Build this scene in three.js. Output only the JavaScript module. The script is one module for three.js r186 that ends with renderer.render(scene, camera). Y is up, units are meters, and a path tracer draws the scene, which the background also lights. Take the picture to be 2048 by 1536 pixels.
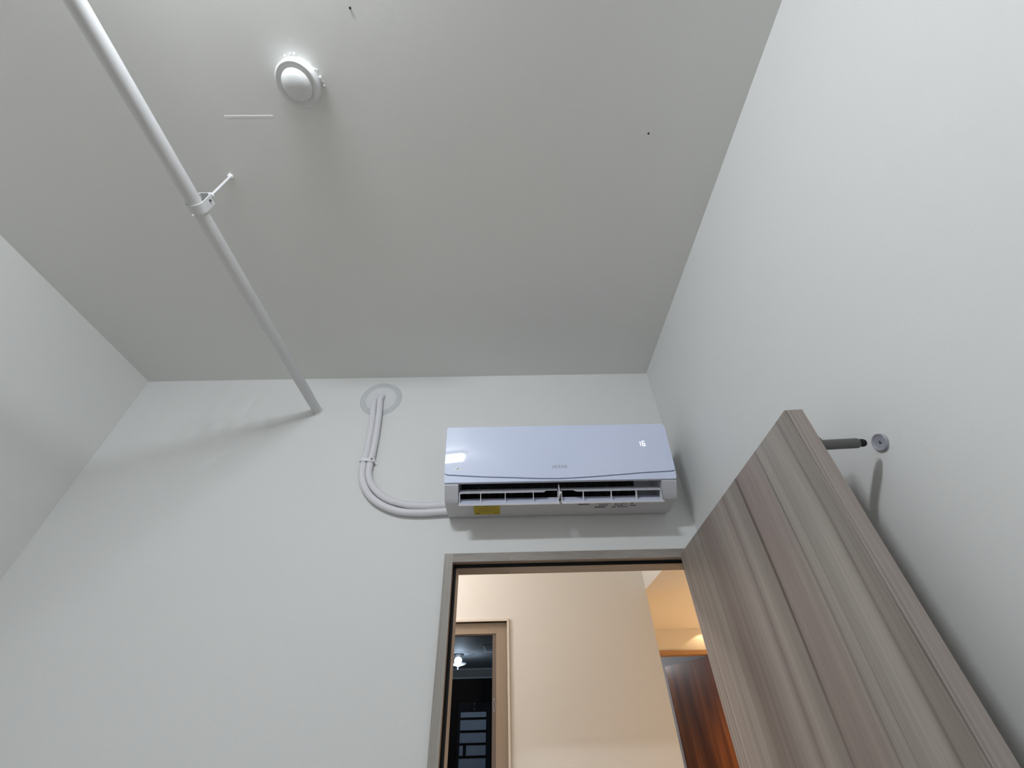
import * as THREE from 'three';
import { RoundedBoxGeometry } from 'three/addons/geometries/RoundedBoxGeometry.js';
import { RectAreaLightUniformsLib } from 'three/addons/lights/RectAreaLightUniformsLib.js';
import { mergeGeometries, toCreasedNormals } from 'three/addons/utils/BufferGeometryUtils.js';

// ---------------------------------------------------------------- camera
const scene = new THREE.Scene();
scene.background = new THREE.Color(0x000000);
const camera = new THREE.PerspectiveCamera(86.2533, 2048 / 1536, 0.03, 60);
camera.rotation.order = 'YXZ';
camera.position.set(0, 1.55, 1.63);
camera.rotation.set(0.7158, -0.01788, -0.02843);
scene.add(camera);

const renderer = new THREE.WebGLRenderer({ antialias: true });
renderer.toneMapping = THREE.LinearToneMapping;
renderer.toneMappingExposure = 0.97;
renderer.shadowMap.enabled = true;
renderer.shadowMap.type = THREE.PCFSoftShadowMap;

// ---------------------------------------------------------------- lights (each one sits in or just below its lamp, built further down)
const LAMP = new THREE.Vector3(-0.595, 2.980, 2.06), LAMP_TURN = 0.3;          // short LED batten on the bedroom ceiling
function pointLight(color, intensity, x, y, z, size) {
  const l = new THREE.PointLight(color, intensity, 0, 2);
  l.position.set(x, y, z); l.castShadow = true; l.shadow.radius = size; l.shadow.mapSize.set(1024, 1024); l.shadow.bias = -0.0005;
  l.name = 'lamp_light'; scene.add(l); return l;
}
const lin = (r, g, b) => new THREE.Color().setRGB(r, g, b);
RectAreaLightUniformsLib.init();
for (const k of [-0.185, -0.0925, 0, 0.0925, 0.185]) pointLight(lin(0.945, 0.985, 1.06), 0.60, LAMP.x + k * Math.cos(LAMP_TURN), LAMP.y, LAMP.z - k * Math.sin(LAMP_TURN), 1);
{
  const a = new THREE.RectAreaLight(lin(0.945, 0.985, 1.06), 84, 0.45, 0.05);     // the batten's diffuser, just below its face
  a.position.set(LAMP.x, LAMP.y - 0.03, LAMP.z); a.rotation.set(-Math.PI / 2, 0, LAMP_TURN); a.name = 'lamp_light'; scene.add(a);
}
pointLight(lin(1.0, 0.96, 0.95), 2.05, -1.15, 2.62, -0.62, 4);        // hall ceiling lamp
pointLight(lin(0.85, 0.95, 1.05), 0.6, -0.672, 2.21, -4.6, 1);      // living room pendant
pointLight(lin(0.9, 0.95, 1.0), 0.3, 1.25, 2.13, -3.5, 2);           // bathroom bulkhead lamp
function spotLight(color, intensity, x, y, z, deg, pen) {
  const l = new THREE.SpotLight(color, intensity, 0, THREE.MathUtils.degToRad(deg), pen, 2);
  l.position.set(x, y, z); l.target.position.set(x, 0, z); l.castShadow = true; l.shadow.radius = 0.4; l.name = 'downlight_beam';
  scene.add(l); scene.add(l.target); return l;
}
spotLight(lin(1.0, 0.7, 0.38), 0.06, 1.66, 2.252, -2.425, 61, 0.04);
spotLight(lin(1.0, 0.62, 0.3), 17.0, 1.75, 2.235, -1.85, 62, 0.4);

// ---------------------------------------------------------------- helpers
let seed = 7;
const rnd = () => { seed = (seed * 1664525 + 1013904223) >>> 0; return seed / 4294967296; };
const used = new Map();
function numbered(n) { const k = used.get(n) || 0; used.set(n, k + 1); return k ? n + '_' + String(k).padStart(3, '0') : n; }
function shade(o) { o.castShadow = true; o.receiveShadow = true; return o; }
function obj(name, geo, m, parent = scene) {
  const g = Array.isArray(geo) ? mergeGeometries(geo.map(q => { const c = q.index ? q.toNonIndexed() : q; for (const k of Object.keys(c.attributes)) if (!['position', 'normal', 'uv'].includes(k)) c.deleteAttribute(k); return c; }), false) : geo;
  const o = shade(new THREE.Mesh(g, m)); o.name = parent === scene ? numbered(name) : name;
  parent.add(o); return o;
}
function tag(o, label, category, group, kind) {
  o.userData.label = label; o.userData.category = category;
  if (group) o.userData.group = group; if (kind) o.userData.kind = kind; return o;
}
function thing(name, label, category, [x, y, z] = [0, 0, 0], kind) {
  const o = new THREE.Group(); o.name = numbered(name); o.position.set(x, y, z); scene.add(o); return tag(o, label, category, null, kind);
}
// uv in metres, chosen by the face's main direction
function metreUV(g, s = 1) {
  const p = g.attributes.position, n = g.attributes.normal, a = new Float32Array(p.count * 2);
  for (let i = 0; i < p.count; i++) {
    const nx = Math.abs(n.getX(i)), ny = Math.abs(n.getY(i)), nz = Math.abs(n.getZ(i));
    let u, v; if (nx > ny && nx > nz) { u = p.getZ(i); v = p.getY(i); } else if (ny > nz) { u = p.getX(i); v = p.getZ(i); } else { u = p.getX(i); v = p.getY(i); }
    a[2 * i] = u * s; a[2 * i + 1] = v * s;
  }
  g.setAttribute('uv', new THREE.BufferAttribute(a, 2)); return g;
}
function box(x0, x1, y0, y1, z0, z1) { const g = new THREE.BoxGeometry(x1 - x0, y1 - y0, z1 - z0); g.translate((x0 + x1) / 2, (y0 + y1) / 2, (z0 + z1) / 2); return metreUV(g); }
function rbox(x0, x1, y0, y1, z0, z1, r = 0.002) { const g = new RoundedBoxGeometry(x1 - x0, y1 - y0, z1 - z0, 2, r); g.translate((x0 + x1) / 2, (y0 + y1) / 2, (z0 + z1) / 2); return metreUV(g); }
// polygon in (a,b) extruded: axis 'x' takes a = z, b = y and runs from x0 to x1; axis 'z' takes a = x, b = y
function prismX(pts, x0, x1, bevel = 0) {
  const s = new THREE.Shape(pts.map(p => new THREE.Vector2(p[0], p[1])));
  const g = new THREE.ExtrudeGeometry(s, { depth: x1 - x0 - 2 * bevel, bevelEnabled: bevel > 0, bevelSize: bevel, bevelThickness: bevel, bevelSegments: 2, bevelOffset: -bevel, curveSegments: 8 });
  g.translate(0, 0, bevel); g.rotateY(-Math.PI / 2);            // (a,b,d) -> (-d, b, a)
  g.scale(-1, 1, 1); flip(g); g.translate(x0, 0, 0); g.computeVertexNormals(); return metreUV(g);
}
function flip(g) { const a = g.index ? g.toNonIndexed() : g; for (const k of Object.keys(a.attributes)) { const t = a.attributes[k], n = t.itemSize; for (let i = 0; i < t.count; i += 3) for (let j = 0; j < n; j++) { const x = t.array[(i + 1) * n + j]; t.array[(i + 1) * n + j] = t.array[(i + 2) * n + j]; t.array[(i + 2) * n + j] = x; } } if (a !== g) g.copy(a); return g; }
function extrudeZ(shape, depth, bevel = 0, z = 0, seg = 12) {
  const g = new THREE.ExtrudeGeometry(shape, { depth: depth - 2 * bevel, bevelEnabled: bevel > 0, bevelSize: bevel, bevelThickness: bevel, bevelSegments: 3, bevelOffset: -bevel, curveSegments: seg });
  g.translate(0, 0, z + bevel); return metreUV(g);
}
function cyl(r0, r1, h, seg = 32) { return new THREE.CylinderGeometry(r0, r1, h, seg); }
function lathe(pts, seg = 48) { return new THREE.LatheGeometry(pts.map(p => new THREE.Vector2(p[0], p[1])), seg); }
function tube(pts, r, n = 120, seg = 20) { return new THREE.TubeGeometry(new THREE.CatmullRomCurve3(pts.map(p => new THREE.Vector3(...p)), false, 'centripetal'), n, r, seg, false); }

// ---------------------------------------------------------------- procedural textures
function hash(x, y, s) { let h = (x * 374761393 + y * 668265263 + s * 974634777) | 0; h = Math.imul(h ^ (h >>> 13), 1274126177); h ^= h >>> 16; return (h >>> 0) / 4294967295; }
function vnoise(x, y, s, px = 0, py = 0) {
  const xi = Math.floor(x), yi = Math.floor(y), fx = x - xi, fy = y - yi, u = fx * fx * (3 - 2 * fx), v = fy * fy * (3 - 2 * fy);
  const w = (a, m) => m ? ((a % m) + m) % m : a;
  const a = hash(w(xi, px), w(yi, py), s), b = hash(w(xi + 1, px), w(yi, py), s), c = hash(w(xi, px), w(yi + 1, py), s), d = hash(w(xi + 1, px), w(yi + 1, py), s);
  return (a * (1 - u) + b * u) * (1 - v) + (c * (1 - u) + d * u) * v;
}
function dataTex(w, h, fn, srgb) {
  const d = new Uint8Array(w * h * 4);
  for (let y = 0; y < h; y++) for (let x = 0; x < w; x++) { const c = fn(x / w, y / h), i = (y * w + x) * 4; d[i] = c[0]; d[i + 1] = c[1]; d[i + 2] = c[2]; d[i + 3] = 255; }
  const t = new THREE.DataTexture(d, w, h, THREE.RGBAFormat); t.wrapS = t.wrapT = THREE.RepeatWrapping; t.magFilter = THREE.LinearFilter; t.minFilter = THREE.LinearMipmapLinearFilter; t.generateMipmaps = true;
  if (srgb) t.colorSpace = THREE.SRGBColorSpace; t.needsUpdate = true; return t;
}
// rolled emulsion paint: fine stipple over slow undulation, 0.5 m tile
const stipple = dataTex(512, 512, (u, v) => {
  const n = 0.5 * vnoise(u * 128, v * 128, 1, 128, 128) + 0.25 * vnoise(u * 64, v * 64, 2, 64, 64) + 0.25 * vnoise(u * 12, v * 12, 3, 12, 12);
  const c = n * 255; return [c, c, c];
}); stipple.repeat.set(2, 2);
const clamp = (x, a, b) => Math.min(b, Math.max(a, x));
const bump = (x, c, w) => Math.exp(-((x - c) * (x - c)) / (w * w));
// grey-brown laminate: broad bands along the height with dark joints; s runs over the leaf's width (0.9 m), t over its height (2.1 m)
const tones = [[0, -6, 0], [0.03, -4, 1], [0.06, 8, 0], [0.10, -4, -2], [0.17, -2, 1], [0.22, 0, 0], [0.29, -8, -3], [0.34, -10, -4], [0.40, 0, 0], [0.44, 9, 0], [0.48, -2, -3], [0.53, 6, 3], [0.58, -2, 0], [0.605, 0, -6], [0.66, 2, -5], [0.71, 0, -3], [0.735, 6, 4], [0.79, 10, 5], [0.83, 7, 4], [0.86, -1, 3], [0.9, -5, 3]];
const lines = [[0.028, 0.002, 14], [0.053, 0.004, 18], [0.236, 0.003, 9], [0.318, 0.006, 9], [0.485, 0.003, 14], [0.591, 0.0045, 30], [0.727, 0.0022, 24], [0.852, 0.003, 20], [0.41, 0.002, 6], [0.765, 0.0018, 9], [0.13, 0.003, 8], [0.18, 0.002, 8]];
function leafColour(s, t) {
  const wob = (vnoise(t * 2.2, s * 1.5, 11) - 0.5) * 0.022 + (vnoise(t * 7, s * 3, 12) - 0.5) * 0.005;
  const q = clamp(s + wob, 0, 0.9);
  let i = 0; while (i < tones.length - 2 && q > tones[i + 1][0]) i++;
  const a = tones[i], b = tones[i + 1], k = clamp((q - a[0]) / (b[0] - a[0]), 0, 1), kk = k * k * (3 - 2 * k);
  let L = a[1] + (b[1] - a[1]) * kk, g = 0.6 * (a[2] + (b[2] - a[2]) * kk);
  for (const [c, w, d] of lines) { const fade = 0.35 + 0.65 * vnoise(t * 3 + c * 40, c * 17, 5); L -= 1.8 * d * fade * bump(q, c, w * 1.15); }
  L += (vnoise(q * 60, t * 1.2, 21) - 0.5) * 16 + (vnoise(q * 220, t * 3, 22) - 0.5) * 9 + (vnoise(q * 700, t * 14, 23) - 0.5) * 9;
  L += (vnoise(q * 14, t * 0.8, 24) - 0.5) * 12;
  return [L, g];
}
const woodTex = dataTex(1024, 2048, (u, v) => {
  const [L, g] = leafColour(u * 0.9, v * 2.1);
  return [clamp(158 + L * 1.25 - g * 0.5, 0, 255), clamp(149 + L * 1.25 + g * 0.6, 0, 255), clamp(142 + L * 1.22 + g * 0.2, 0, 255)];
}, true);
const woodTexFrame = woodTex.clone(); woodTexFrame.repeat.set(1 / 0.9, 1 / 2.1); woodTexFrame.offset.set(0.13, 0); woodTexFrame.needsUpdate = true;
const woodTexHead = woodTex.clone(); woodTexHead.rotation = Math.PI / 2; woodTexHead.repeat.set(1 / 2.1, 1 / 0.9); woodTexHead.needsUpdate = true;
const darkWoodTex = dataTex(512, 512, (u, v) => {
  const L = (vnoise(u * 14, v * 2, 31, 14, 2) - 0.5) * 42 + (vnoise(u * 60, v * 3, 32, 60, 3) - 0.5) * 26 + (vnoise(u * 200, v * 12, 33, 200, 12) - 0.5) * 14;
  return [clamp(90 + L, 0, 255), clamp(52 + L * 0.75, 0, 255), clamp(24 + L * 0.45, 0, 255)];
}, true);
const floorTex = dataTex(512, 512, (u, v) => {
  const L = (vnoise(u * 6, v * 40, 41, 6, 40) - 0.5) * 26 + (vnoise(u * 20, v * 160, 42, 20, 160) - 0.5) * 14;
  return [188 + L, 184 + L, 178 + L];
}, true);
function canvasTex(w, h, draw) {
  const c = document.createElement('canvas'); c.width = w; c.height = h; draw(c.getContext('2d'), w, h);
  const t = new THREE.CanvasTexture(c); t.colorSpace = THREE.SRGBColorSpace; return t;
}

// ---------------------------------------------------------------- materials
const std = (o) => new THREE.MeshStandardMaterial(o);
const M = {
  wall: std({ color: lin(0.80, 0.805, 0.785), roughness: 0.62, bumpMap: stipple, bumpScale: 0.0002 }),
  ceiling: std({ color: lin(0.80, 0.80, 0.77), roughness: 0.42, bumpMap: stipple, bumpScale: 0.00014 }),
  hallWall: std({ color: lin(0.80, 0.78, 0.74), roughness: 0.6, bumpMap: stipple, bumpScale: 0.0002 }),
  floor: std({ map: floorTex, roughness: 0.4 }),
  wood: std({ map: woodTex, color: lin(0.95, 0.94, 0.93), roughness: 0.5, bumpMap: woodTex, bumpScale: 0.0002 }),
  frame: std({ map: woodTexFrame, roughness: 0.5 }),
  frameHead: std({ map: woodTexHead, roughness: 0.5 }),
  rubber: std({ color: lin(0.004, 0.004, 0.004), roughness: 0.8 }),
  steel: std({ color: lin(0.15, 0.15, 0.145), roughness: 0.38, metalness: 0.8 }),
  plate: std({ color: lin(0.42, 0.42, 0.47), roughness: 0.45, metalness: 0.35 }),
  screw: std({ color: lin(0.12, 0.12, 0.13), roughness: 0.5, metalness: 0.6 }),
  pipe: std({ color: lin(0.70, 0.71, 0.71), roughness: 0.3 }),
  tape: std({ color: lin(0.80, 0.79, 0.82), roughness: 0.5 }),
  putty: std({ color: lin(0.76, 0.77, 0.77), roughness: 0.6 }),
  puttyRim: std({ color: lin(0.62, 0.64, 0.65), roughness: 0.6 }),
  clip: std({ color: lin(0.85, 0.85, 0.86), roughness: 0.4 }),
  detector: std({ color: lin(0.72, 0.73, 0.72), roughness: 0.35 }),
  plaster: std({ color: lin(0.80, 0.81, 0.80), roughness: 0.9 }),
  acPanel: new THREE.MeshPhysicalMaterial({ color: lin(0.71, 0.78, 0.98), roughness: 0.42, clearcoat: 1.0, clearcoatRoughness: 0.015 }),
  acBody: std({ color: lin(0.60, 0.61, 0.65), roughness: 0.4 }),
  acBlade: std({ color: lin(0.70, 0.73, 0.86), roughness: 0.4 }),
  duct: std({ color: lin(0.012, 0.012, 0.015), roughness: 0.7 }),
  vane: std({ color: lin(0.06, 0.06, 0.065), roughness: 0.6 }),
  led: std({ color: 0xffffff, emissive: 0xf4faff, emissiveIntensity: 1.3, roughness: 0.4 }),
  logo: std({ color: lin(0.28, 0.29, 0.33), roughness: 0.3, metalness: 0.3 }),
  sticker: std({ color: lin(0.86, 0.93, 1.0), roughness: 0.5 }),
  lampBase: std({ color: lin(0.8, 0.8, 0.8), roughness: 0.5 }),
  lampGlow: std({ color: 0xffffff, emissive: 0xf3fbff, emissiveIntensity: 14, roughness: 0.5 }),
  hallGlow: std({ color: 0xffffff, emissive: 0xffe6cc, emissiveIntensity: 6, roughness: 0.5 }),
  warmGlow: std({ color: 0xffffff, emissive: 0xffc890, emissiveIntensity: 5, roughness: 0.5 }),
  coldGlow: std({ color: 0xffffff, emissive: 0xeef6ff, emissiveIntensity: 6, roughness: 0.5 }),
  cream: std({ color: lin(0.76, 0.68, 0.60), roughness: 0.5 }),
  beigeWood: std({ color: lin(0.36, 0.28, 0.21), roughness: 0.55 }),
  beigeDark: std({ color: lin(0.17, 0.135, 0.11), roughness: 0.55 }),
  chrome: std({ color: lin(0.6, 0.6, 0.62), roughness: 0.2, metalness: 1 }),
  glass: new THREE.MeshPhysicalMaterial({ color: lin(0.72, 0.76, 0.8), roughness: 0.0, transmission: 1, thickness: 0, ior: 1.12 }),
  darkWood: std({ map: darkWoodTex, roughness: 0.45 }),
  dimPaint: std({ color: lin(0.6, 0.62, 0.64), roughness: 0.7 }),
  tray: new THREE.MeshPhysicalMaterial({ color: 0xffffff, roughness: 0.25, transmission: 0.8, thickness: 0 }),
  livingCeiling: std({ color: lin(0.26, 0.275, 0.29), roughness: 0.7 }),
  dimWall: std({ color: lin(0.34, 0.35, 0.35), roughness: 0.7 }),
  blackSteel: new THREE.MeshPhysicalMaterial({ color: lin(0.003, 0.003, 0.005), roughness: 0.8, specularIntensity: 0.1 }),
  navySteel: new THREE.MeshPhysicalMaterial({ color: lin(0.014, 0.016, 0.026), roughness: 0.8, specularIntensity: 0.2 }),
  frosted: std({ color: lin(0.55, 0.63, 0.76), roughness: 0.5 }),
  stripWood: std({ color: lin(0.42, 0.25, 0.13), roughness: 0.5 }),
  tileWall: std({ color: lin(0.55, 0.56, 0.58), roughness: 0.35 }),
  hole: std({ color: lin(0.02, 0.02, 0.02), roughness: 0.9 }),
};

// ---------------------------------------------------------------- the bedroom shell
const XL = -1.895, XR = 0.7535, YC = 3.027, ZF = 4.3, T = 0.09;
const st = (o, label, cat) => tag(o, label, cat, null, 'structure');
st(obj('floor', box(-2.2, 2.6, -0.12, 0, -6.2, ZF + 0.1), M.floor), 'pale wood plank floor running through bedroom and hall', 'floor');
const ceil = obj('ceiling', box(XL - 0.1, XR + 0.1, YC, YC + 0.12, -T, ZF + 0.1), M.ceiling); st(ceil, 'plain white painted bedroom ceiling above the exposed pipe', 'ceiling');
st(obj('wall_left', box(XL - 0.1, XL, 0, YC, 0, ZF), M.wall), 'plain white wall on the left of the bedroom', 'wall');
st(obj('wall_right', box(XR, XR + 0.1, 0, YC, 0, ZF), M.wall), 'plain white wall behind the open grey-brown door', 'wall');
st(obj('wall_front', box(XL - 0.1, XR + 0.1, 0, YC, ZF, ZF + 0.1), M.wall), 'plain white bedroom wall facing the doorway', 'wall');
{
  const s = new THREE.Shape([[XL - 0.1, 0], [-0.244, 0], [-0.244, 2.0915], [0.737, 2.0915], [0.737, 0], [XR + 0.1, 0], [XR + 0.1, YC], [XL - 0.1, YC]].map(p => new THREE.Vector2(...p)));
  st(obj('wall_back', extrudeZ(s, T, 0, -T), M.wall), 'white wall carrying the air conditioner above the doorway', 'wall');
}
// small dark fixings in the ceiling, a filled nail hole and a faint trowel ridge
for (const [x, z] of [[-0.3987, 1.4643], [0.4744, 1.1594]]) { const g = cyl(0.0032, 0.0026, 0.002, 12); g.translate(x, YC - 0.0008, z); obj('nail_hole', g, M.hole, ceil); }
{ const g = new THREE.CapsuleGeometry(0.006, 0.14, 4, 8); g.rotateZ(Math.PI / 2); g.scale(1, 0.016, 0.8); g.translate(-0.785, YC, 1.215); obj('trowel_ridge', g, M.ceiling, ceil); }

// ---------------------------------------------------------------- doorway and open leaf
{
  const d = thing('door_1', 'open grey-brown wood laminate door in matching frame below the air conditioner', 'door', [0, 0, 0], 'structure');
  const xo0 = -0.246, xi0 = -0.2145, xi1 = 0.7085, xo1 = 0.739, yo = 2.0935, yi = 2.0625, zf = 0.025, zr = -0.012, zb = -0.094, stp = 0.0125;
  obj('frame_head', prismX([[zf, yo], [zb, yo], [zb, yi - stp], [zr, yi - stp], [zr, yi], [zf, yi]], xi0, xi1), M.frameHead, d);
  for (const [a, b, sg] of [[xo0, xi0, 1], [xo1, xi1, -1]]) {
    const s = new THREE.Shape([[a, -zf], [b, -zf], [b, -zr], [b + sg * stp, -zr], [b + sg * stp, -zb], [a, -zb]].map(p => new THREE.Vector2(...p)));
    const g = new THREE.ExtrudeGeometry(s, { depth: yo, bevelEnabled: false }); g.rotateX(-Math.PI / 2); if (sg < 0) { /* winding handled by ExtrudeGeometry */ }
    g.computeVertexNormals(); obj('frame_jamb', metreUV(g), M.frame, d);
  }
  obj('gasket', rbox(xi0, xi1, yi - 0.0122, yi - 0.0002, zr, zr + 0.004, 0.001), M.rubber, d);
  obj('gasket', rbox(xi0, xi0 + 0.0122, 0, yi - 0.0122, zr, zr + 0.004, 0.001), M.rubber, d);
  obj('gasket', rbox(xi1 - 0.0122, xi1, 0, yi - 0.0122, zr, zr + 0.004, 0.001), M.rubber, d);
  const W = 0.8998, TH = 0.037, Y0 = 0.012, Y1 = 2.066, th = -Math.PI / 2 - 0.0634;
  const place = (g) => { g.rotateY(th); g.translate(0.644, 0, 0.04); return g; };
  const lg = new RoundedBoxGeometry(W, Y1 - Y0, TH, 2, 0.0018); lg.translate(W / 2, (Y0 + Y1) / 2, -TH / 2);
  { const p = lg.attributes.position, n = lg.attributes.normal, uv = lg.attributes.uv;
    for (let i = 0; i < p.count; i++) { const e = Math.abs(n.getX(i)) > 0.7; uv.setXY(i, e ? (0.60 + p.getZ(i) * 1.0) / 0.9 : p.getX(i) / 0.9, p.getY(i) / 2.1); } }
  const leaf = obj('leaf', place(lg), M.wood, d);
  const eb = rbox(W - 0.001, W + 0.0012, Y0 + 0.001, Y1 - 0.001, -TH + 0.0005, -0.0042, 0.0008);
  { const p = eb.attributes.position, uv = eb.attributes.uv; for (let i = 0; i < p.count; i++) uv.setXY(i, (0.15 + p.getZ(i) * 1.6) / 0.9, p.getY(i) / 2.1); }
  obj('edge_strip', place(eb), M.wood, leaf);
  for (const y of [0.25, 1.05, 1.85]) { const g = cyl(0.006, 0.006, 0.09, 16); g.translate(0.698, y, 0.034); const pl = box(0.6815, 0.7085, y - 0.045, y + 0.045, 0.0265, 0.0295); obj('hinge', [g, pl], M.steel, d); }
  // stop rod on the back face, pointing at the plate on the right wall
  const rx = 0.889, ry = 1.987, zr0 = -TH;
  const rod = lathe([[0, 0], [0.017, 0], [0.017, 0.003], [0.0102, 0.005], [0.0102, 0.078], [0.0088, 0.081], [0, 0.081]], 32); rod.rotateX(-Math.PI / 2); rod.translate(rx - 0.006, ry, zr0);
  const stop = obj('door_stop', place(rod), M.steel, d);
  const tip = lathe([[0, 0], [0.0078, 0], [0.0078, 0.009], [0.0066, 0.0125], [0.003, 0.0142], [0, 0.0142]], 24); tip.rotateX(-Math.PI / 2); tip.translate(rx - 0.006, ry, zr0 - 0.081);
  obj('rubber_tip', place(tip), M.rubber, stop);
}
{
  const t = thing('door_stop_plate', 'small round grey metal stop plate screwed to the right wall', 'wall plate', [XR, 1.988, 0.9285]);
  const g = lathe([[0.0, 0.0022], [0.012, 0.0022], [0.0148, 0.0045], [0.0165, 0.0052], [0.0178, 0.0040], [0.018, 0]], 48); g.rotateZ(Math.PI / 2); obj('dish', g, M.plate, t);
  const s = lathe([[0, 0.0038], [0.0022, 0.0036], [0.0036, 0.0022], [0.0036, 0.0018]], 16); s.rotateZ(Math.PI / 2); obj('screw', s, M.screw, t);
}

// ---------------------------------------------------------------- air conditioner
{
  const ac = thing('air_conditioner', 'white split air conditioner on wall above the doorway with open louvers', 'air conditioner');
  const x0 = -0.244, x1 = 0.650, c0 = -0.192, c1 = 0.594;
  const low = [[0.003, 2.246], [0.02, 2.2385], [0.05, 2.2355], [0.10, 2.2395], [0.142, 2.24286]];
  const top = [[0.208, 2.52], [0.202, 2.536], [0.19, 2.546], [0.003, 2.55]];
  const face = [[0.155, 2.252], [0.1885, 2.294], [0.1885, 2.30], [0.189, 2.34]];
  const cav = [[0.137, 2.2475], [0.10, 2.262], [0.072, 2.29], [0.066, 2.325], [0.085, 2.352], [0.12, 2.352], [0.155, 2.332], [0.182, 2.303], [0.1865, 2.2985]];
  const full = [...low, ...face, ...top], notch = [...low.slice(0, 4), [0.135, 2.2423], ...cav, [0.1885, 2.30], [0.189, 2.34], ...top];
  const body = obj('housing', [prismX(full, x0, c0, 0.0), prismX(notch, c0, c1), prismX(full, c1, x1, 0.0)].map(g => toCreasedNormals(g, 0.5)), M.acBody, ac);
  // dark duct lining with its vertical vanes
  const inner = [[0.128, 2.2515], [0.102, 2.2635], [0.0745, 2.291], [0.0685, 2.325], [0.086, 2.349], [0.12, 2.349], [0.153, 2.3305]];
  const lining = [...inner, ...inner.slice().reverse().map(p => [p[0] + (p[0] < 0.1 ? -0.001 : 0.0005), p[1] + (p[1] > 2.3 ? 0.001 : -0.001)])];
  const duct = obj('air_duct', prismX(lining, c0 + 0.001, c1 - 0.075), M.duct, ac);
  for (let i = 0; i < 16; i++) { const x = c0 + 0.03 + i * 0.043; obj('vane', box(x, x + 0.0012, 2.285, 2.318, 0.085, 0.125), M.vane, duct); }
  // glossy front: upper cover with its bowed lower edge, narrow chin below
  const P = new THREE.Group(); P.name = 'front_panel'; P.position.set(0, 2.300, 0.198); P.rotation.x = THREE.MathUtils.degToRad(6.6); ac.add(P);
  const seam = [[0.6548, 0.0385], [0.6495, 0.0335], [0.6416, 0.0315], [0.5331, 0.0272], [0.3559, 0.0160], [0.27, 0.0117], [0.1945, 0.0098], [0.12, 0.0115], [0.03, 0.0163], [-0.083, 0.0215], [-0.16, 0.0270], [-0.232, 0.0322], [-0.2415, 0.0345], [-0.2480, 0.0405]];
  const up = new THREE.Shape(); up.moveTo(...seam[0]); for (const p of seam.slice(1)) up.lineTo(...p);
  const H = 0.2395; up.lineTo(-0.250, H - 0.012); up.quadraticCurveTo(-0.250, H, -0.239, H); up.lineTo(0.637, H); up.quadraticCurveTo(0.655, H, 0.6555, H - 0.020); up.closePath();
  obj('cover', extrudeZ(up, 0.020, 0.0016, -0.0195), M.acPanel, P);
  const chin = new THREE.Shape(); chin.moveTo(-0.246, 0.006); chin.quadraticCurveTo(-0.246, 0, -0.240, 0); chin.lineTo(0.644, 0); chin.quadraticCurveTo(0.651, 0, 0.653, 0.008); chin.lineTo(0.6552, 0.0372); for (const p of seam.slice(1)) chin.lineTo(p[0], p[1] - 0.0026); chin.closePath();
  obj('chin', extrudeZ(chin, 0.0175, 0.0012, -0.0198), M.acPanel, P);
  // temperature shown as lit segments: 1 6
  const seg = (x0, y0, x1, y1) => { const w = 0.0011; const g = new THREE.BoxGeometry(Math.abs(x1 - x0) + 2 * w, Math.abs(y1 - y0) + 2 * w, 0.0006); g.translate((x0 + x1) / 2, (y0 + y1) / 2, 0.0006); return g; };
  obj('temperature_display', [seg(0.5388, 0.1505, 0.5388, 0.1575), seg(0.5388, 0.1405, 0.5388, 0.1470), seg(0.5478, 0.1595, 0.5560, 0.1595), seg(0.5468, 0.1520, 0.5468, 0.1575), seg(0.5478, 0.1497, 0.5560, 0.1497), seg(0.5468, 0.1410, 0.5468, 0.1475), seg(0.5570, 0.1410, 0.5570, 0.1475), seg(0.5478, 0.1392, 0.5560, 0.1392)], M.led, P);
  // brand lettering in thin grey strokes: H E R A N
  {
    const st = []; const stroke = (a, b, w = 0.0016) => { const dx = b[0] - a[0], dy = b[1] - a[1], l = Math.hypot(dx, dy); const g = new THREE.BoxGeometry(l + w, w, 0.0005); g.rotateZ(Math.atan2(dy, dx)); g.translate((a[0] + b[0]) / 2, (a[1] + b[1]) / 2, 0.0004); st.push(g); };
    const y0 = 0.0510, y1 = 0.0625, ym = 0.0568, w = 0.0078; let x = 0.1755;
    stroke([x, y0], [x, y1]); stroke([x + w, y0], [x + w, y1]); stroke([x, ym], [x + w, ym], 0.001); x += 0.0122;
    stroke([x, y0], [x, y1]); stroke([x, y1], [x + w * 0.8, y1], 0.001); stroke([x, ym], [x + w * 0.7, ym], 0.001); stroke([x, y0], [x + w * 0.8, y0], 0.001); x += 0.0108;
    stroke([x, y0], [x, y1]); stroke([x, y1], [x + w * 0.75, y1], 0.001); stroke([x + w * 0.75, ym], [x + w * 0.75, y1]); stroke([x, ym], [x + w * 0.75, ym], 0.001); stroke([x + w * 0.35, ym], [x + w * 0.95, y0]); x += 0.0112;
    stroke([x, y0], [x + w * 0.55, y1]); stroke([x + w * 0.55, y1], [x + w * 1.1, y0]); stroke([x + w * 0.25, ym - 0.002], [x + w * 0.85, ym - 0.002], 0.001); x += 0.0125;
    stroke([x, y0], [x, y1]); stroke([x + w, y0], [x + w, y1]); stroke([x, y1], [x + w, y0]);
    obj('brand_lettering', st, M.logo, P);
  }
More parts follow.
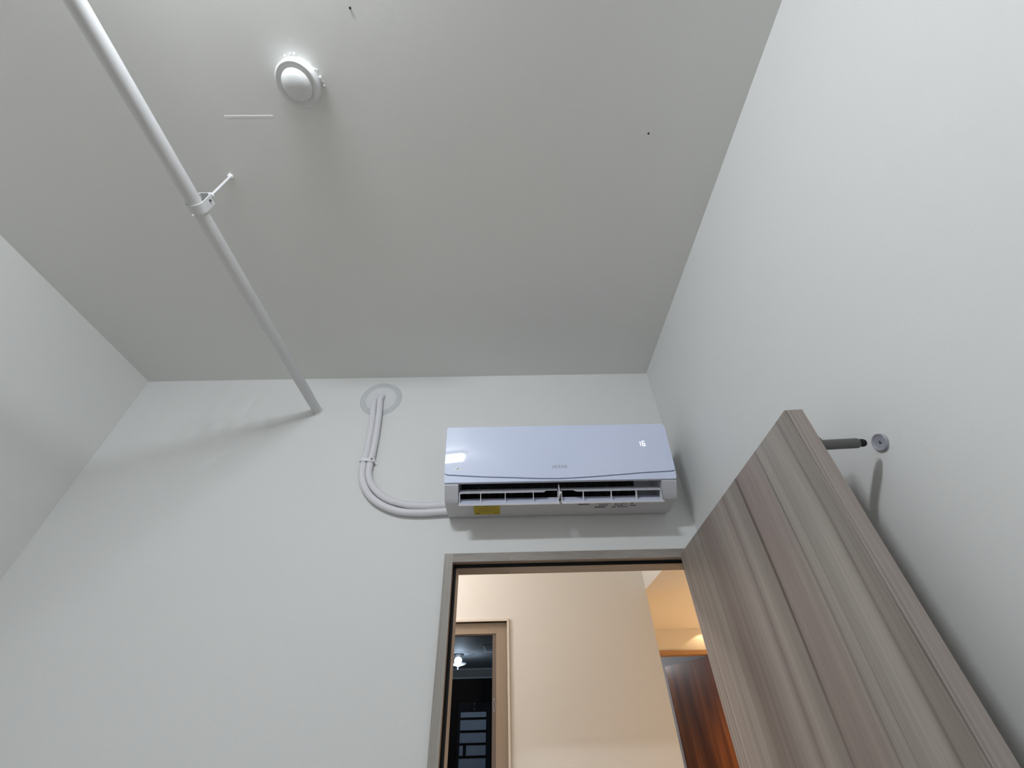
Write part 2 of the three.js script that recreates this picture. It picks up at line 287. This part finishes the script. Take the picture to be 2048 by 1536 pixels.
  {
    const e = new THREE.Shape(); e.absellipse(0, 0, 0.0175, 0.0062, 0, Math.PI * 2); const g = extrudeZ(e, 0.0006); g.translate(-0.1975, 0.0530, 0.0001);
    const e2 = new THREE.Shape(); e2.absellipse(0, 0, 0.0048, 0.0042, 0, Math.PI * 2); const g2 = extrudeZ(e2, 0.0006); g2.translate(-0.1715, 0.0530, 0.0001);
    const s = obj('emblem', [g, g2], M.sticker, P);
    obj('emblem_mark', [[-0.2005, 0.0545], [-0.1965, 0.0552], [-0.1935, 0.0562]].map(([x, y], i) => { const q = new THREE.BoxGeometry(0.0026, 0.0022 + i * 0.0008, 0.0005); q.translate(x, y, 0.0009); return q; }), M.screw, s);
  }
  // louvers: two halves, each a lower and an upper blade joined by ribs
  for (const [a, b, mid] of [[-0.1885, 0.1930, 1], [0.2025, 0.590, -1]]) {
    const cA = Math.atan2(0.049, 0.050);
    const bladeShape = (L, nfar, n0) => { const s = new THREE.Shape(); const A = a, B = b;
      if (!nfar) { s.moveTo(A, 0); s.lineTo(B, 0); s.lineTo(B, L); s.lineTo(A, L); }
      else if (mid > 0) { s.moveTo(A, 0); s.lineTo(B, 0); s.lineTo(B, n0); s.lineTo(B - 0.046, n0); s.lineTo(B - 0.055, L); s.lineTo(A, L); }
      else { s.moveTo(A, 0); s.lineTo(B, 0); s.lineTo(B, L); s.lineTo(A + 0.062, L); s.lineTo(A + 0.047, n0); s.lineTo(A, n0); }
      s.closePath(); return s; };
    const put = (g, z, y, ang) => { g.rotateX(ang); g.translate(0, y, z); return g; };
    // in the shape's plane +y runs from the blade's back to its front edge; turned so that it runs forward and down
    const lower = put(extrudeZ(bladeShape(0.068), 0.0022, 0.0008), 0.121, 2.269, Math.PI / 2 + cA);
    const lv = obj('louver', lower, M.acBlade, ac);
    const upper = put(extrudeZ(bladeShape(0.045, true, 0.026), 0.0022, 0.0008), 0.138, 2.300, Math.PI / 2 + cA);
    obj('upper_blade', upper, M.acBody, lv);
    const lip = put(box(a, b, 0.0655, 0.0685, -0.0012, 0.0032), 0.121, 2.269, Math.PI / 2 + cA); obj('front_lip', lip, M.clip, lv);
    const ribs = mid > 0 ? [a + 0.001, -0.107, -0.013, 0.095, b - 0.003] : [a + 0.001, 0.287, 0.395, 0.492, b - 0.003];
    for (const x of ribs) obj('rib', prismX([[0.150, 2.238], [0.156, 2.2335], [0.1705, 2.268], [0.166, 2.272], [0.145, 2.2545]], x, x + 0.0022), M.clip, lv);
  }
  obj('louver_divider', box(0.1920, 0.2035, 2.262, 2.292, 0.090, 0.150), M.vane, duct);
  obj('louver_hinge', [rbox(0.1955, 0.1985, 2.25, 2.30, 0.14, 0.168, 0.001), (() => { const g = cyl(0.005, 0.005, 0.006, 16); g.rotateZ(Math.PI / 2); g.translate(0.2015, 2.264, 0.168); return g; })()], M.clip, ac);
  // labels printed on the underside
  const bottom = (z) => 2.2355 + (z - 0.05) * 0.0800;
  function decal(name, xa, xb, za, zb, mat) {
    const g = new THREE.PlaneGeometry(xb - xa, Math.hypot(zb - za, bottom(zb) - bottom(za))); g.rotateX(Math.PI / 2 - Math.atan(0.08)); g.translate((xa + xb) / 2, (bottom(za) + bottom(zb)) / 2 - 0.0009, (za + zb) / 2); return obj(name, g, mat, body);
  }
  const yellow = canvasTex(512, 256, (c, w, h) => {
    c.fillStyle = '#b9a51c'; c.fillRect(0, 0, w, h); c.fillStyle = '#5d5208'; c.fillRect(0, 0, w, 6);
    c.font = 'bold 26px sans-serif'; c.textAlign = 'center'; c.fillText('HERAN', w / 2, 30);
    for (let i = 0; i < 6; i++) { c.fillStyle = i === 2 ? '#8f5a12' : '#7c6f14'; const x = 40 + (i * 37) % 60; c.fillRect(x, 56 + i * 24, w - 110 - (i * 53) % 150, 7); }
    c.fillStyle = '#4a4206'; c.fillRect(36, 214, 70, 22); c.fillRect(w - 130, 214, 90, 14);
  });
  decal('yellow_label', -0.137, -0.034, 0.050, 0.116, std({ map: yellow, roughness: 0.5 })).userData.label = 'yellow printed sticker';
  const print = canvasTex(512, 256, (c, w, h) => {
    c.fillStyle = '#cccdd3'; c.fillRect(0, 0, w, h); c.fillStyle = '#3a3a3e';
    const k = (x, y, ww, hh) => c.fillRect(x, y, ww, hh);
    k(8, 14, 96, 30); k(160, 8, 120, 12); k(182, 50, 78, 26); k(150, 104, 96, 34);
    c.strokeStyle = '#45454a'; c.lineWidth = 7; c.strokeRect(322, 10, 60, 80); c.strokeRect(338, 40, 30, 40);
    k(392, 12, 24, 10); k(392, 40, 36, 9); k(392, 66, 26, 9); k(446, 8, 22, 34); k(446, 74, 52, 28); k(300, 116, 30, 28); k(344, 112, 90, 22);
  });
  decal('printed_notices', 0.268, 0.508, 0.056, 0.122, std({ map: print, roughness: 0.45 }));
}

// ---------------------------------------------------------------- insulated pipes beside the air conditioner
{
  const A = [[-0.632, 2.902, -0.01], [-0.636, 2.892, 0.008], [-0.637, 2.86, 0.021], [-0.6275, 2.785, 0.022], [-0.6175, 2.661, 0.02], [-0.613, 2.546, 0.019], [-0.6145, 2.495, 0.018], [-0.609, 2.443, 0.018], [-0.589, 2.397, 0.018], [-0.549, 2.352, 0.018], [-0.495, 2.319, 0.018], [-0.418, 2.297, 0.018], [-0.343, 2.291, 0.018], [-0.246, 2.294, 0.018]];
  const B = [[-0.662, 2.872, -0.01], [-0.665, 2.862, 0.008], [-0.664, 2.84, 0.02], [-0.654, 2.752, 0.02], [-0.6455, 2.650, 0.019], [-0.6415, 2.547, 0.018], [-0.6435, 2.496, 0.018], [-0.638, 2.440, 0.018], [-0.617, 2.386, 0.018], [-0.578, 2.336, 0.018], [-0.52, 2.296, 0.018], [-0.45, 2.270, 0.018], [-0.371, 2.262, 0.018], [-0.246, 2.266, 0.018]];
  const pair = thing('insulated_pipes', 'pair of bent white wrapped pipes running from wall hole to the air conditioner', 'pipes');
  obj('insulated_pipe', tube(A, 0.0145, 200, 24), M.tape, pair); obj('insulated_pipe', tube(B, 0.0145, 200, 24), M.tape, pair);
  const t = thing('wall_hole_cover', 'round putty cover where two white pipes enter the wall under the ceiling', 'wall cover', [-0.641, 2.880, 0]);
  const rim = lathe([[0.078, 0.002], [0.082, 0.0048], [0.094, 0.0052], [0.103, 0.0036], [0.1055, 0]], 64); rim.rotateX(Math.PI / 2); obj('rim', rim, M.puttyRim, t);
  const pad = lathe([[0, 0.0030], [0.04, 0.0034], [0.070, 0.0032], [0.078, 0.0020], [0.079, 0]], 64); pad.rotateX(Math.PI / 2);
  { const p = pad.attributes.position; for (let i = 0; i < p.count; i++) p.setZ(i, p.getZ(i) + (vnoise(p.getX(i) * 60 + 9, p.getY(i) * 60 + 9, 71) - 0.5) * 0.0018); pad.computeVertexNormals(); } obj('putty', pad, M.putty, t);
  const c = thing('pipe_clip', 'white plastic clip holding the bent pipe pair to the wall', 'pipe clip', [-0.6275, 2.508, 0]);
  const band = new THREE.Shape(); band.moveTo(-0.036, 0); band.lineTo(-0.0335, 0.022); band.quadraticCurveTo(-0.032, 0.0355, -0.018, 0.0355); band.lineTo(0.018, 0.0355); band.quadraticCurveTo(0.031, 0.0355, 0.033, 0.024); band.lineTo(0.0345, 0.004); band.lineTo(0.043, 0.004); band.lineTo(0.043, 0.0); band.lineTo(0.0322, 0.0); band.lineTo(0.0308, 0.022); band.quadraticCurveTo(0.03, 0.0335, 0.018, 0.0335); band.lineTo(-0.018, 0.0335); band.quadraticCurveTo(-0.030, 0.0335, -0.0312, 0.022); band.lineTo(-0.0338, 0); band.closePath();
  const g = extrudeZ(band, 0.017, 0.0004, -0.0085); g.rotateX(Math.PI / 2); g.rotateZ(0.06); g.scale(1, -1, 1); flip(g); g.computeVertexNormals(); obj('band', g, M.clip, c);
  const sc = lathe([[0, 0.007], [0.003, 0.0066], [0.0045, 0.005], [0.0045, 0.0]], 16); sc.rotateX(Math.PI / 2); sc.rotateY(0); sc.scale(1, 1, 0.6); sc.translate(0.0215, 0.001, 0.0325); obj('screw', sc, M.screw, c);
}
{ const g = lathe([[0, 0.0022], [0.004, 0.0016], [0.007, 0]], 16); g.rotateX(Math.PI / 2); g.translate(-0.5036, 2.7071, 0); tag(obj('wall_patch', g, M.putty), 'tiny filled nail mark on wall between pipes and air conditioner', 'filler patch'); }

// ---------------------------------------------------------------- pipe under the ceiling and its hanger
{
  const px = -0.944, py = 2.811, r = 0.0218;
  const t = thing('ceiling_pipe', 'long straight white painted pipe hung below the ceiling', 'pipe', [px, py, 0]);
  const g = cyl(r, r, ZF, 40); g.rotateX(Math.PI / 2); g.translate(0, 0, ZF / 2); obj('tube', g, M.pipe, t);
  const col = lathe([[r + 0.0005, 0.006], [r + 0.003, 0.004], [r + 0.005, 0]], 40); col.rotateX(Math.PI / 2); obj('plaster_collar', col, M.wall, t);
  const zc = 1.036;
  const h = thing('pipe_hanger', 'white metal strap hanger with thin rod holding the ceiling pipe', 'pipe hanger', [px, py, zc]);
  const ro = r + 0.0035, ri = r + 0.0003, s = new THREE.Shape();
  s.moveTo(ro, 0); s.lineTo(ro, 0.050); s.lineTo(0.014, 0.066); s.lineTo(-0.014, 0.066); s.lineTo(-ro, 0.050); s.lineTo(-ro, 0); s.absarc(0, 0, ro, Math.PI, Math.PI * 2, false);
  const hole = new THREE.Path(); hole.moveTo(ri, 0); hole.lineTo(ri, 0.0485); hole.lineTo(0.0125, 0.0625); hole.lineTo(-0.0125, 0.0625); hole.lineTo(-ri, 0.0485); hole.lineTo(-ri, 0); hole.absarc(0, 0, ri, Math.PI, Math.PI * 2, false); s.holes.push(hole);
  obj('strap', extrudeZ(s, 0.030, 0.0004, -0.015, 24), M.pipe, h);
  const b1 = cyl(0.0035, 0.0035, 0.058, 12); b1.rotateZ(Math.PI / 2); b1.translate(0, 0.034, 0.004); obj('bolt', b1, M.steel, h);
  const b2 = cyl(0.004, 0.004, 0.008, 12); b2.translate(-0.006, -ro - 0.003, -0.013); obj('nut', b2, M.clip, h);
  const rod = cyl(0.0042, 0.0042, YC - py - 0.06, 16); rod.translate(0.013, 0.06 + (YC - py - 0.06) / 2, 0.003); obj('rod', rod, M.pipe, h);
  const nut = cyl(0.0095, 0.0095, 0.007, 6); nut.translate(0.013, 0.0695, 0.003); obj('nut', nut, M.clip, h);
  const fl = lathe([[0.0095, 0], [0.0095, -0.007], [0.0045, -0.009]], 6); fl.translate(0.013, YC - py, 0.003); obj('ceiling_nut', fl, M.clip, h);
}

// ---------------------------------------------------------------- round detector on the ceiling
{
  const t = thing('ceiling_detector', 'round white domed detector on ceiling with crumbs of plaster round its base', 'detector', [-0.591, YC, 1.304]);
  const base = lathe([[0.060, 0], [0.0605, -0.012], [0.0585, -0.015], [0.0600, -0.017], [0.0600, -0.031], [0.0575, -0.0355], [0.0545, -0.0368], [0.0455, -0.0352], [0.0415, -0.0345]], 72); obj('base', base, M.detector, t);
  const dome = lathe([[0.0425, -0.034], [0.0405, -0.0395], [0.034, -0.0475], [0.024, -0.053], [0.012, -0.0555], [0, -0.056]], 64); obj('dome', dome, M.detector, t);
  const bits = [];
  for (let i = 0; i < 11; i++) { const a = -0.35 + rnd() * 2.3, q = new THREE.IcosahedronGeometry(0.0014 + rnd() * 0.0026, 1); const p = q.attributes.position; for (let j = 0; j < p.count; j++) { const k = 0.7 + 0.6 * hash(Math.round(p.getX(j) * 1e5), Math.round(p.getY(j) * 1e5 + p.getZ(j) * 3e5), i); p.setXYZ(j, p.getX(j) * k, p.getY(j) * k, p.getZ(j) * k); } q.translate(Math.cos(a) * (0.061 + rnd() * 0.006), -0.002 - rnd() * 0.004, Math.sin(a) * (0.061 + rnd() * 0.006)); q.computeVertexNormals(); bits.push(q); }
  const cr = obj('plaster_crumbs', bits, M.plaster, t); cr.userData.kind = 'stuff';
}

// ---------------------------------------------------------------- lamps that light the rooms
function roundLamp(name, label, x, y, z, r, h, glow) {
  const t = thing(name, label, 'ceiling lamp', [x, y, z]);
  obj('base', lathe([[r * 1.02, 0], [r * 1.02, -0.014], [r * 0.985, -0.018]], 64), M.lampBase, t);
  obj('diffuser', lathe([[r * 0.98, -0.016], [r * 0.975, -h * 0.55], [r * 0.92, -h * 0.82], [r * 0.78, -h * 0.95], [r * 0.5, -h], [0, -h]], 64), glow, t);
  return t;
}
{
  const t = thing('ceiling_lamp', 'short glowing white batten lamp on the bedroom ceiling', 'ceiling lamp', [LAMP.x, YC, LAMP.z]); t.rotation.y = LAMP_TURN;
  obj('base', rbox(-0.235, 0.235, -0.022, 0, -0.03, 0.03, 0.003), M.lampBase, t);
  const s = new THREE.Shape(); s.moveTo(-0.029, -0.021); s.lineTo(0.029, -0.021); s.lineTo(0.031, -0.045); s.quadraticCurveTo(0.031, -0.072, 0, -0.073); s.quadraticCurveTo(-0.031, -0.072, -0.031, -0.045); s.closePath();
  const g = new THREE.ExtrudeGeometry(s, { depth: 0.47, bevelEnabled: true, bevelSize: 0.003, bevelThickness: 0.003, bevelOffset: -0.003, bevelSegments: 2 }); g.translate(0, 0, -0.235); g.rotateY(Math.PI / 2); obj('diffuser', g, M.lampGlow, t);
}

// ---------------------------------------------------------------- hall behind the doorway
const HZ = -1.2, HX = 0.865, HC = 2.76, SC = 2.26, CZ = -2.5;
st(obj('ceiling_hall', box(-2.1, HX, HC, HC + 0.1, HZ - 0.1, -T), M.hallWall), 'high white ceiling of the hall outside the bedroom', 'ceiling');
st(obj('ceiling_corridor', box(HX, 2.5, SC, HC + 0.1, CZ - 0.1, -T), M.hallWall), 'lowered corridor ceiling glowing orange beyond the hall wall', 'ceiling');
st(obj('wall_hall_left', box(-2.1, -2.0, 0, HC, HZ, -T), M.hallWall), 'white end wall at the left of the hall', 'wall');
st(obj('wall_corridor_right', box(2.4, 2.5, 0, SC, CZ, -T), M.hallWall), 'white end wall at the right of the corridor', 'wall');
st(obj('wall_corridor_near', box(XR + 0.1, 2.4, 0, SC, -T, 0), M.hallWall), 'white corridor wall beside the bedroom', 'wall');
const DX0 = -0.92, DX1 = -0.0215, DY = 2.099;      // opening of the glass door
{
  const s = new THREE.Shape([[-2.0, 0], [DX0, 0], [DX0, DY], [DX1, DY], [DX1, 0], [HX, 0], [HX, HC], [-2.0, HC]].map(p => new THREE.Vector2(...p)));
  st(obj('wall_hall', extrudeZ(s, 0.1, 0, HZ - 0.1), M.hallWall), 'beige lit hall wall seen straight through the doorway', 'wall');
  st(obj('wall_corridor_left', box(HX - 0.1, HX, 0, HC, CZ - 0.1, HZ - 0.1), M.hallWall), 'corridor wall running back from the hall wall corner', 'wall');
}
{
  const d = thing('door_2', 'sliding glass door with beige wooden frame in the hall wall', 'door', [0, 0, 0], 'structure');
  const w = 0.0125;
  obj('trim', [rbox(DX0 - w, DX1 + w, DY, DY + w, HZ - 0.06, HZ + 0.012, 0.002)], M.cream, d);
  obj('trim', [rbox(DX1, DX1 + w, 0, DY, HZ - 0.06, HZ + 0.012, 0.002)], M.cream, d);
  obj('trim', [rbox(DX0 - w, DX0, 0, DY, HZ - 0.06, HZ + 0.012, 0.002)], M.cream, d);
  const z0 = HZ - 0.055, z1 = HZ - 0.022;
  obj('stile', rbox(-0.0865, DX1, 0.01, DY - 0.001, z0, z1, 0.0015), M.beigeWood, d);
  obj('stile', rbox(DX0, DX0 + 0.09, 0.01, DY - 0.001, z0, z1, 0.0015), M.beigeWood, d);
  obj('rail', rbox(DX0 + 0.09, -0.0865, 2.039, DY - 0.001, z0, z1, 0.0015), M.beigeWood, d);
  obj('rail', rbox(DX0 + 0.09, -0.0865, 0.01, 0.12, z0, z1, 0.0015), M.beigeWood, d);
  const bd = obj('glazing_bead', [rbox(-0.1085, -0.0865, 0.12, 2.039, z0 + 0.002, z1 - 0.008, 0.001)], M.beigeDark, d);
  obj('glazing_bead', [rbox(DX0 + 0.09, -0.1085, 2.033, 2.039, z0 + 0.002, z1 - 0.008, 0.001)], M.beigeDark, d);
  const e = new THREE.Shape(); e.absellipse(0, 0, 0.0065, 0.03, 0, Math.PI * 2); const eh = new THREE.Path(); eh.absellipse(0, 0, 0.004, 0.024, 0, Math.PI * 2); e.holes.push(eh); const pg = extrudeZ(e, 0.003, 0.0004, 0); pg.translate(-0.0965, 1.70, z1 - 0.008); obj('finger_pull', pg, M.chrome, bd);
  obj('pane', box(DX0 + 0.09, -0.1085, 0.12, 2.033, z0 + 0.014, z0 + 0.019), M.glass, d);
}
roundLamp('hall_lamp', 'round glowing lamp on the high hall ceiling left of the doorway', -1.15, HC, -0.62, 0.16, 0.16, M.hallGlow);
function downlight(x, z, label, k = 1) {
  const t = thing('downlight', label, 'downlight', [x, SC, z]);
  obj('ring', lathe([[0.034 * k, -0.003], [0.044 * k, -0.005], [0.05 * k, -0.002], [0.05 * k, 0]], 40), M.lampBase, t);
  obj('lens', lathe([[0.035 * k, -0.002], [0.0, -0.002]], 32), M.warmGlow, t);
}
downlight(1.66, -2.425, 'tiny warm downlight tucked against the corridor end wall', 0.5);
downlight(1.75, -1.85, 'warm round downlight in the middle of the corridor ceiling');
// corridor end wall with its doorway and the dark door that opens inwards
{
  const a0 = 1.0, a1 = 1.76, ay = 2.085;
  const s = new THREE.Shape([[HX, 0], [a0, 0], [a0, ay], [a1, ay], [a1, 0], [2.4, 0], [2.4, SC], [HX, SC]].map(p => new THREE.Vector2(...p)));
  st(obj('wall_corridor_end', extrudeZ(s, 0.1, 0, CZ - 0.1), M.hallWall), 'orange lit wall at the corridor end above the dark door', 'wall');
  const d = thing('door_3', 'dark brown wooden door standing open at the corridor end', 'door', [0, 0, 0], 'structure');
  obj('frame_head', rbox(a0 - 0.03, a1 + 0.03, ay - 0.016, ay + 0.014, CZ - 0.11, CZ + 0.012, 0.002), M.stripWood, d);
  obj('frame_jamb', rbox(a0 - 0.03, a0 + 0.012, 0, ay - 0.016, CZ - 0.11, CZ + 0.012, 0.002), M.stripWood, d);
  obj('frame_jamb', rbox(a1 - 0.012, a1 + 0.03, 0, ay - 0.016, CZ - 0.11, CZ + 0.012, 0.002), M.stripWood, d);
  const hx = 1.735, hz = -2.52, fx = 1.527, fz = -3.19, L = Math.hypot(fx - hx, fz - hz);
  const g = new RoundedBoxGeometry(L, 2.05, 0.038, 2, 0.002); g.translate(L / 2, 1.035, -0.019); metreUV(g, 1.1); g.rotateY(Math.atan2(-(fz - hz), fx - hx)); g.translate(hx, 0, hz); obj('leaf', g, M.darkWood, d);
}
// small room behind the dark door
st(obj('wall_bath_left', box(HX - 0.1, HX, 0, 2.3, -4.3, CZ - 0.1), M.tileWall), 'grey wall of the room behind the dark door, left', 'wall');
st(obj('wall_bath_back', box(HX - 0.1, 2.4, 0, 2.3, -4.4, -4.3), M.tileWall), 'grey wall at the back of the room behind the dark door', 'wall');
st(obj('wall_bath_right', box(2.4, 2.5, 0, 2.3, -4.4, CZ - 0.1), M.tileWall), 'grey wall of the room behind the dark door, right', 'wall');
st(obj('ceiling_bath', box(HX - 0.1, 2.5, 2.3, 2.4, -4.4, CZ - 0.1), M.dimPaint), 'whitish ceiling seen above the dark door', 'ceiling');
roundLamp('bath_lamp', 'small round lamp on the ceiling behind the dark door', 1.25, 2.3, -3.5, 0.1, 0.18, M.coldGlow);

// ---------------------------------------------------------------- living room behind the glass
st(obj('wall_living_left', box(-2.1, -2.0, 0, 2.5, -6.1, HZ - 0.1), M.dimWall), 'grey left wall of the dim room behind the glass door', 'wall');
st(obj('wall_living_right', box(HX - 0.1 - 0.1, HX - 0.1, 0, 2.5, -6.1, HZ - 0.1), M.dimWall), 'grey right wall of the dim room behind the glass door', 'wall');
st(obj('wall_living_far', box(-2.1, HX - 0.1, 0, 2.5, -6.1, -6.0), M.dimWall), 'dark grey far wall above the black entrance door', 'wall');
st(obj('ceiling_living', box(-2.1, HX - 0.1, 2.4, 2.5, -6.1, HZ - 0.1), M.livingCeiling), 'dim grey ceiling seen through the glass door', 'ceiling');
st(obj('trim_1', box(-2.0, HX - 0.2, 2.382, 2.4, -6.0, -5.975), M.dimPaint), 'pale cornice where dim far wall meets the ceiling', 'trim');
{
  const d = thing('door_4', 'black entrance door with bluish panes seen through the glass door', 'door', [0, 0, 0], 'structure');
  const z = -5.9;
  obj('frame_head', rbox(-1.15, -0.02, 1.985, 2.262, z - 0.08, z + 0.02, 0.004), M.blackSteel, d);
  obj('frame_ledge', rbox(-1.15, -0.02, 2.262, 2.280, z - 0.08, z + 0.035, 0.003), M.dimPaint, d);
  obj('frame_jamb', rbox(-1.15, -0.775, 0, 1.985, z - 0.08, z + 0.02, 0.004), M.blackSteel, d);
  obj('frame_jamb', rbox(-0.305, -0.02, 0, 1.985, z - 0.08, z + 0.02, 0.004), M.blackSteel, d);
  const lf = obj('leaf', rbox(-0.774, -0.306, 0.01, 1.984, z - 0.06, z, 0.003), M.navySteel, d);
  const rows = [[1.812, 1.871], [1.673, 1.787], [1.539, 1.647], [1.408, 1.515], [1.28, 1.383]];
  rows.forEach(([y0, y1], i) => { if (i === 3) { obj('pane', rbox(-0.731, -0.683, y0, y1, z - 0.002, z + 0.004, 0.001), M.frosted, lf); obj('pane', rbox(-0.638, -0.369, y0, y1, z - 0.002, z + 0.004, 0.001), M.frosted, lf); } else obj('pane', rbox(-0.733, -0.369, y0, y1, z - 0.002, z + 0.004, 0.001), M.frosted, lf); });
  for (let i = 0; i < rows.length - 1; i++) obj('bar', rbox(-0.74, -0.362, rows[i + 1][1], rows[i][0], z, z + 0.014, 0.002), M.blackSteel, lf);
  const k = new THREE.SphereGeometry(0.012, 16, 12); k.translate(-0.54, 1.965, z + 0.01); const k2 = new THREE.SphereGeometry(0.015, 16, 12); k2.scale(0.9, 1.3, 0.8); k2.translate(-0.54, 1.905, z + 0.01); obj('hook', [k, k2], M.chrome, lf);
}
{
  const t = thing('pendant_lamp', 'small bright glass lamp under the dim ceiling behind the glass door', 'pendant lamp', [-0.672, 2.4, -4.6]);
  obj('canopy', lathe([[0.07, 0], [0.068, -0.012], [0.02, -0.02], [0.012, -0.03], [0, -0.03]], 32), M.screw, t);
  const g = new THREE.SphereGeometry(0.048, 32, 20); g.scale(1, 0.85, 1); g.translate(0, -0.068, 0); obj('globe', g, M.coldGlow, t);
  const ring = lathe([[0.05, -0.112], [0.085, -0.106], [0.1, -0.098], [0.102, -0.104], [0.088, -0.114], [0.05, -0.122], [0.02, -0.13], [0, -0.132]], 40); obj('glass_tray', ring, M.tray, t);
  const b = new THREE.SphereGeometry(0.014, 16, 12); b.translate(0, -0.146, 0); obj('finial', b, M.chrome, t);
}
{
  const t = thing('ceiling_vent', 'dark slotted vent in the dim ceiling behind the glass door', 'vent', [-0.2, 2.4, -4.2]);
  obj('frame', rbox(-0.125, 0.125, -0.008, 0, -0.26, 0.24, 0.002), M.dimPaint, t);
  for (const z of [-0.10, 0.03, 0.15]) obj('slot', box(-0.105, 0.105, -0.0095, -0.007, z - 0.03, z + 0.03), M.hole, t);
}
renderer.render(scene, camera);
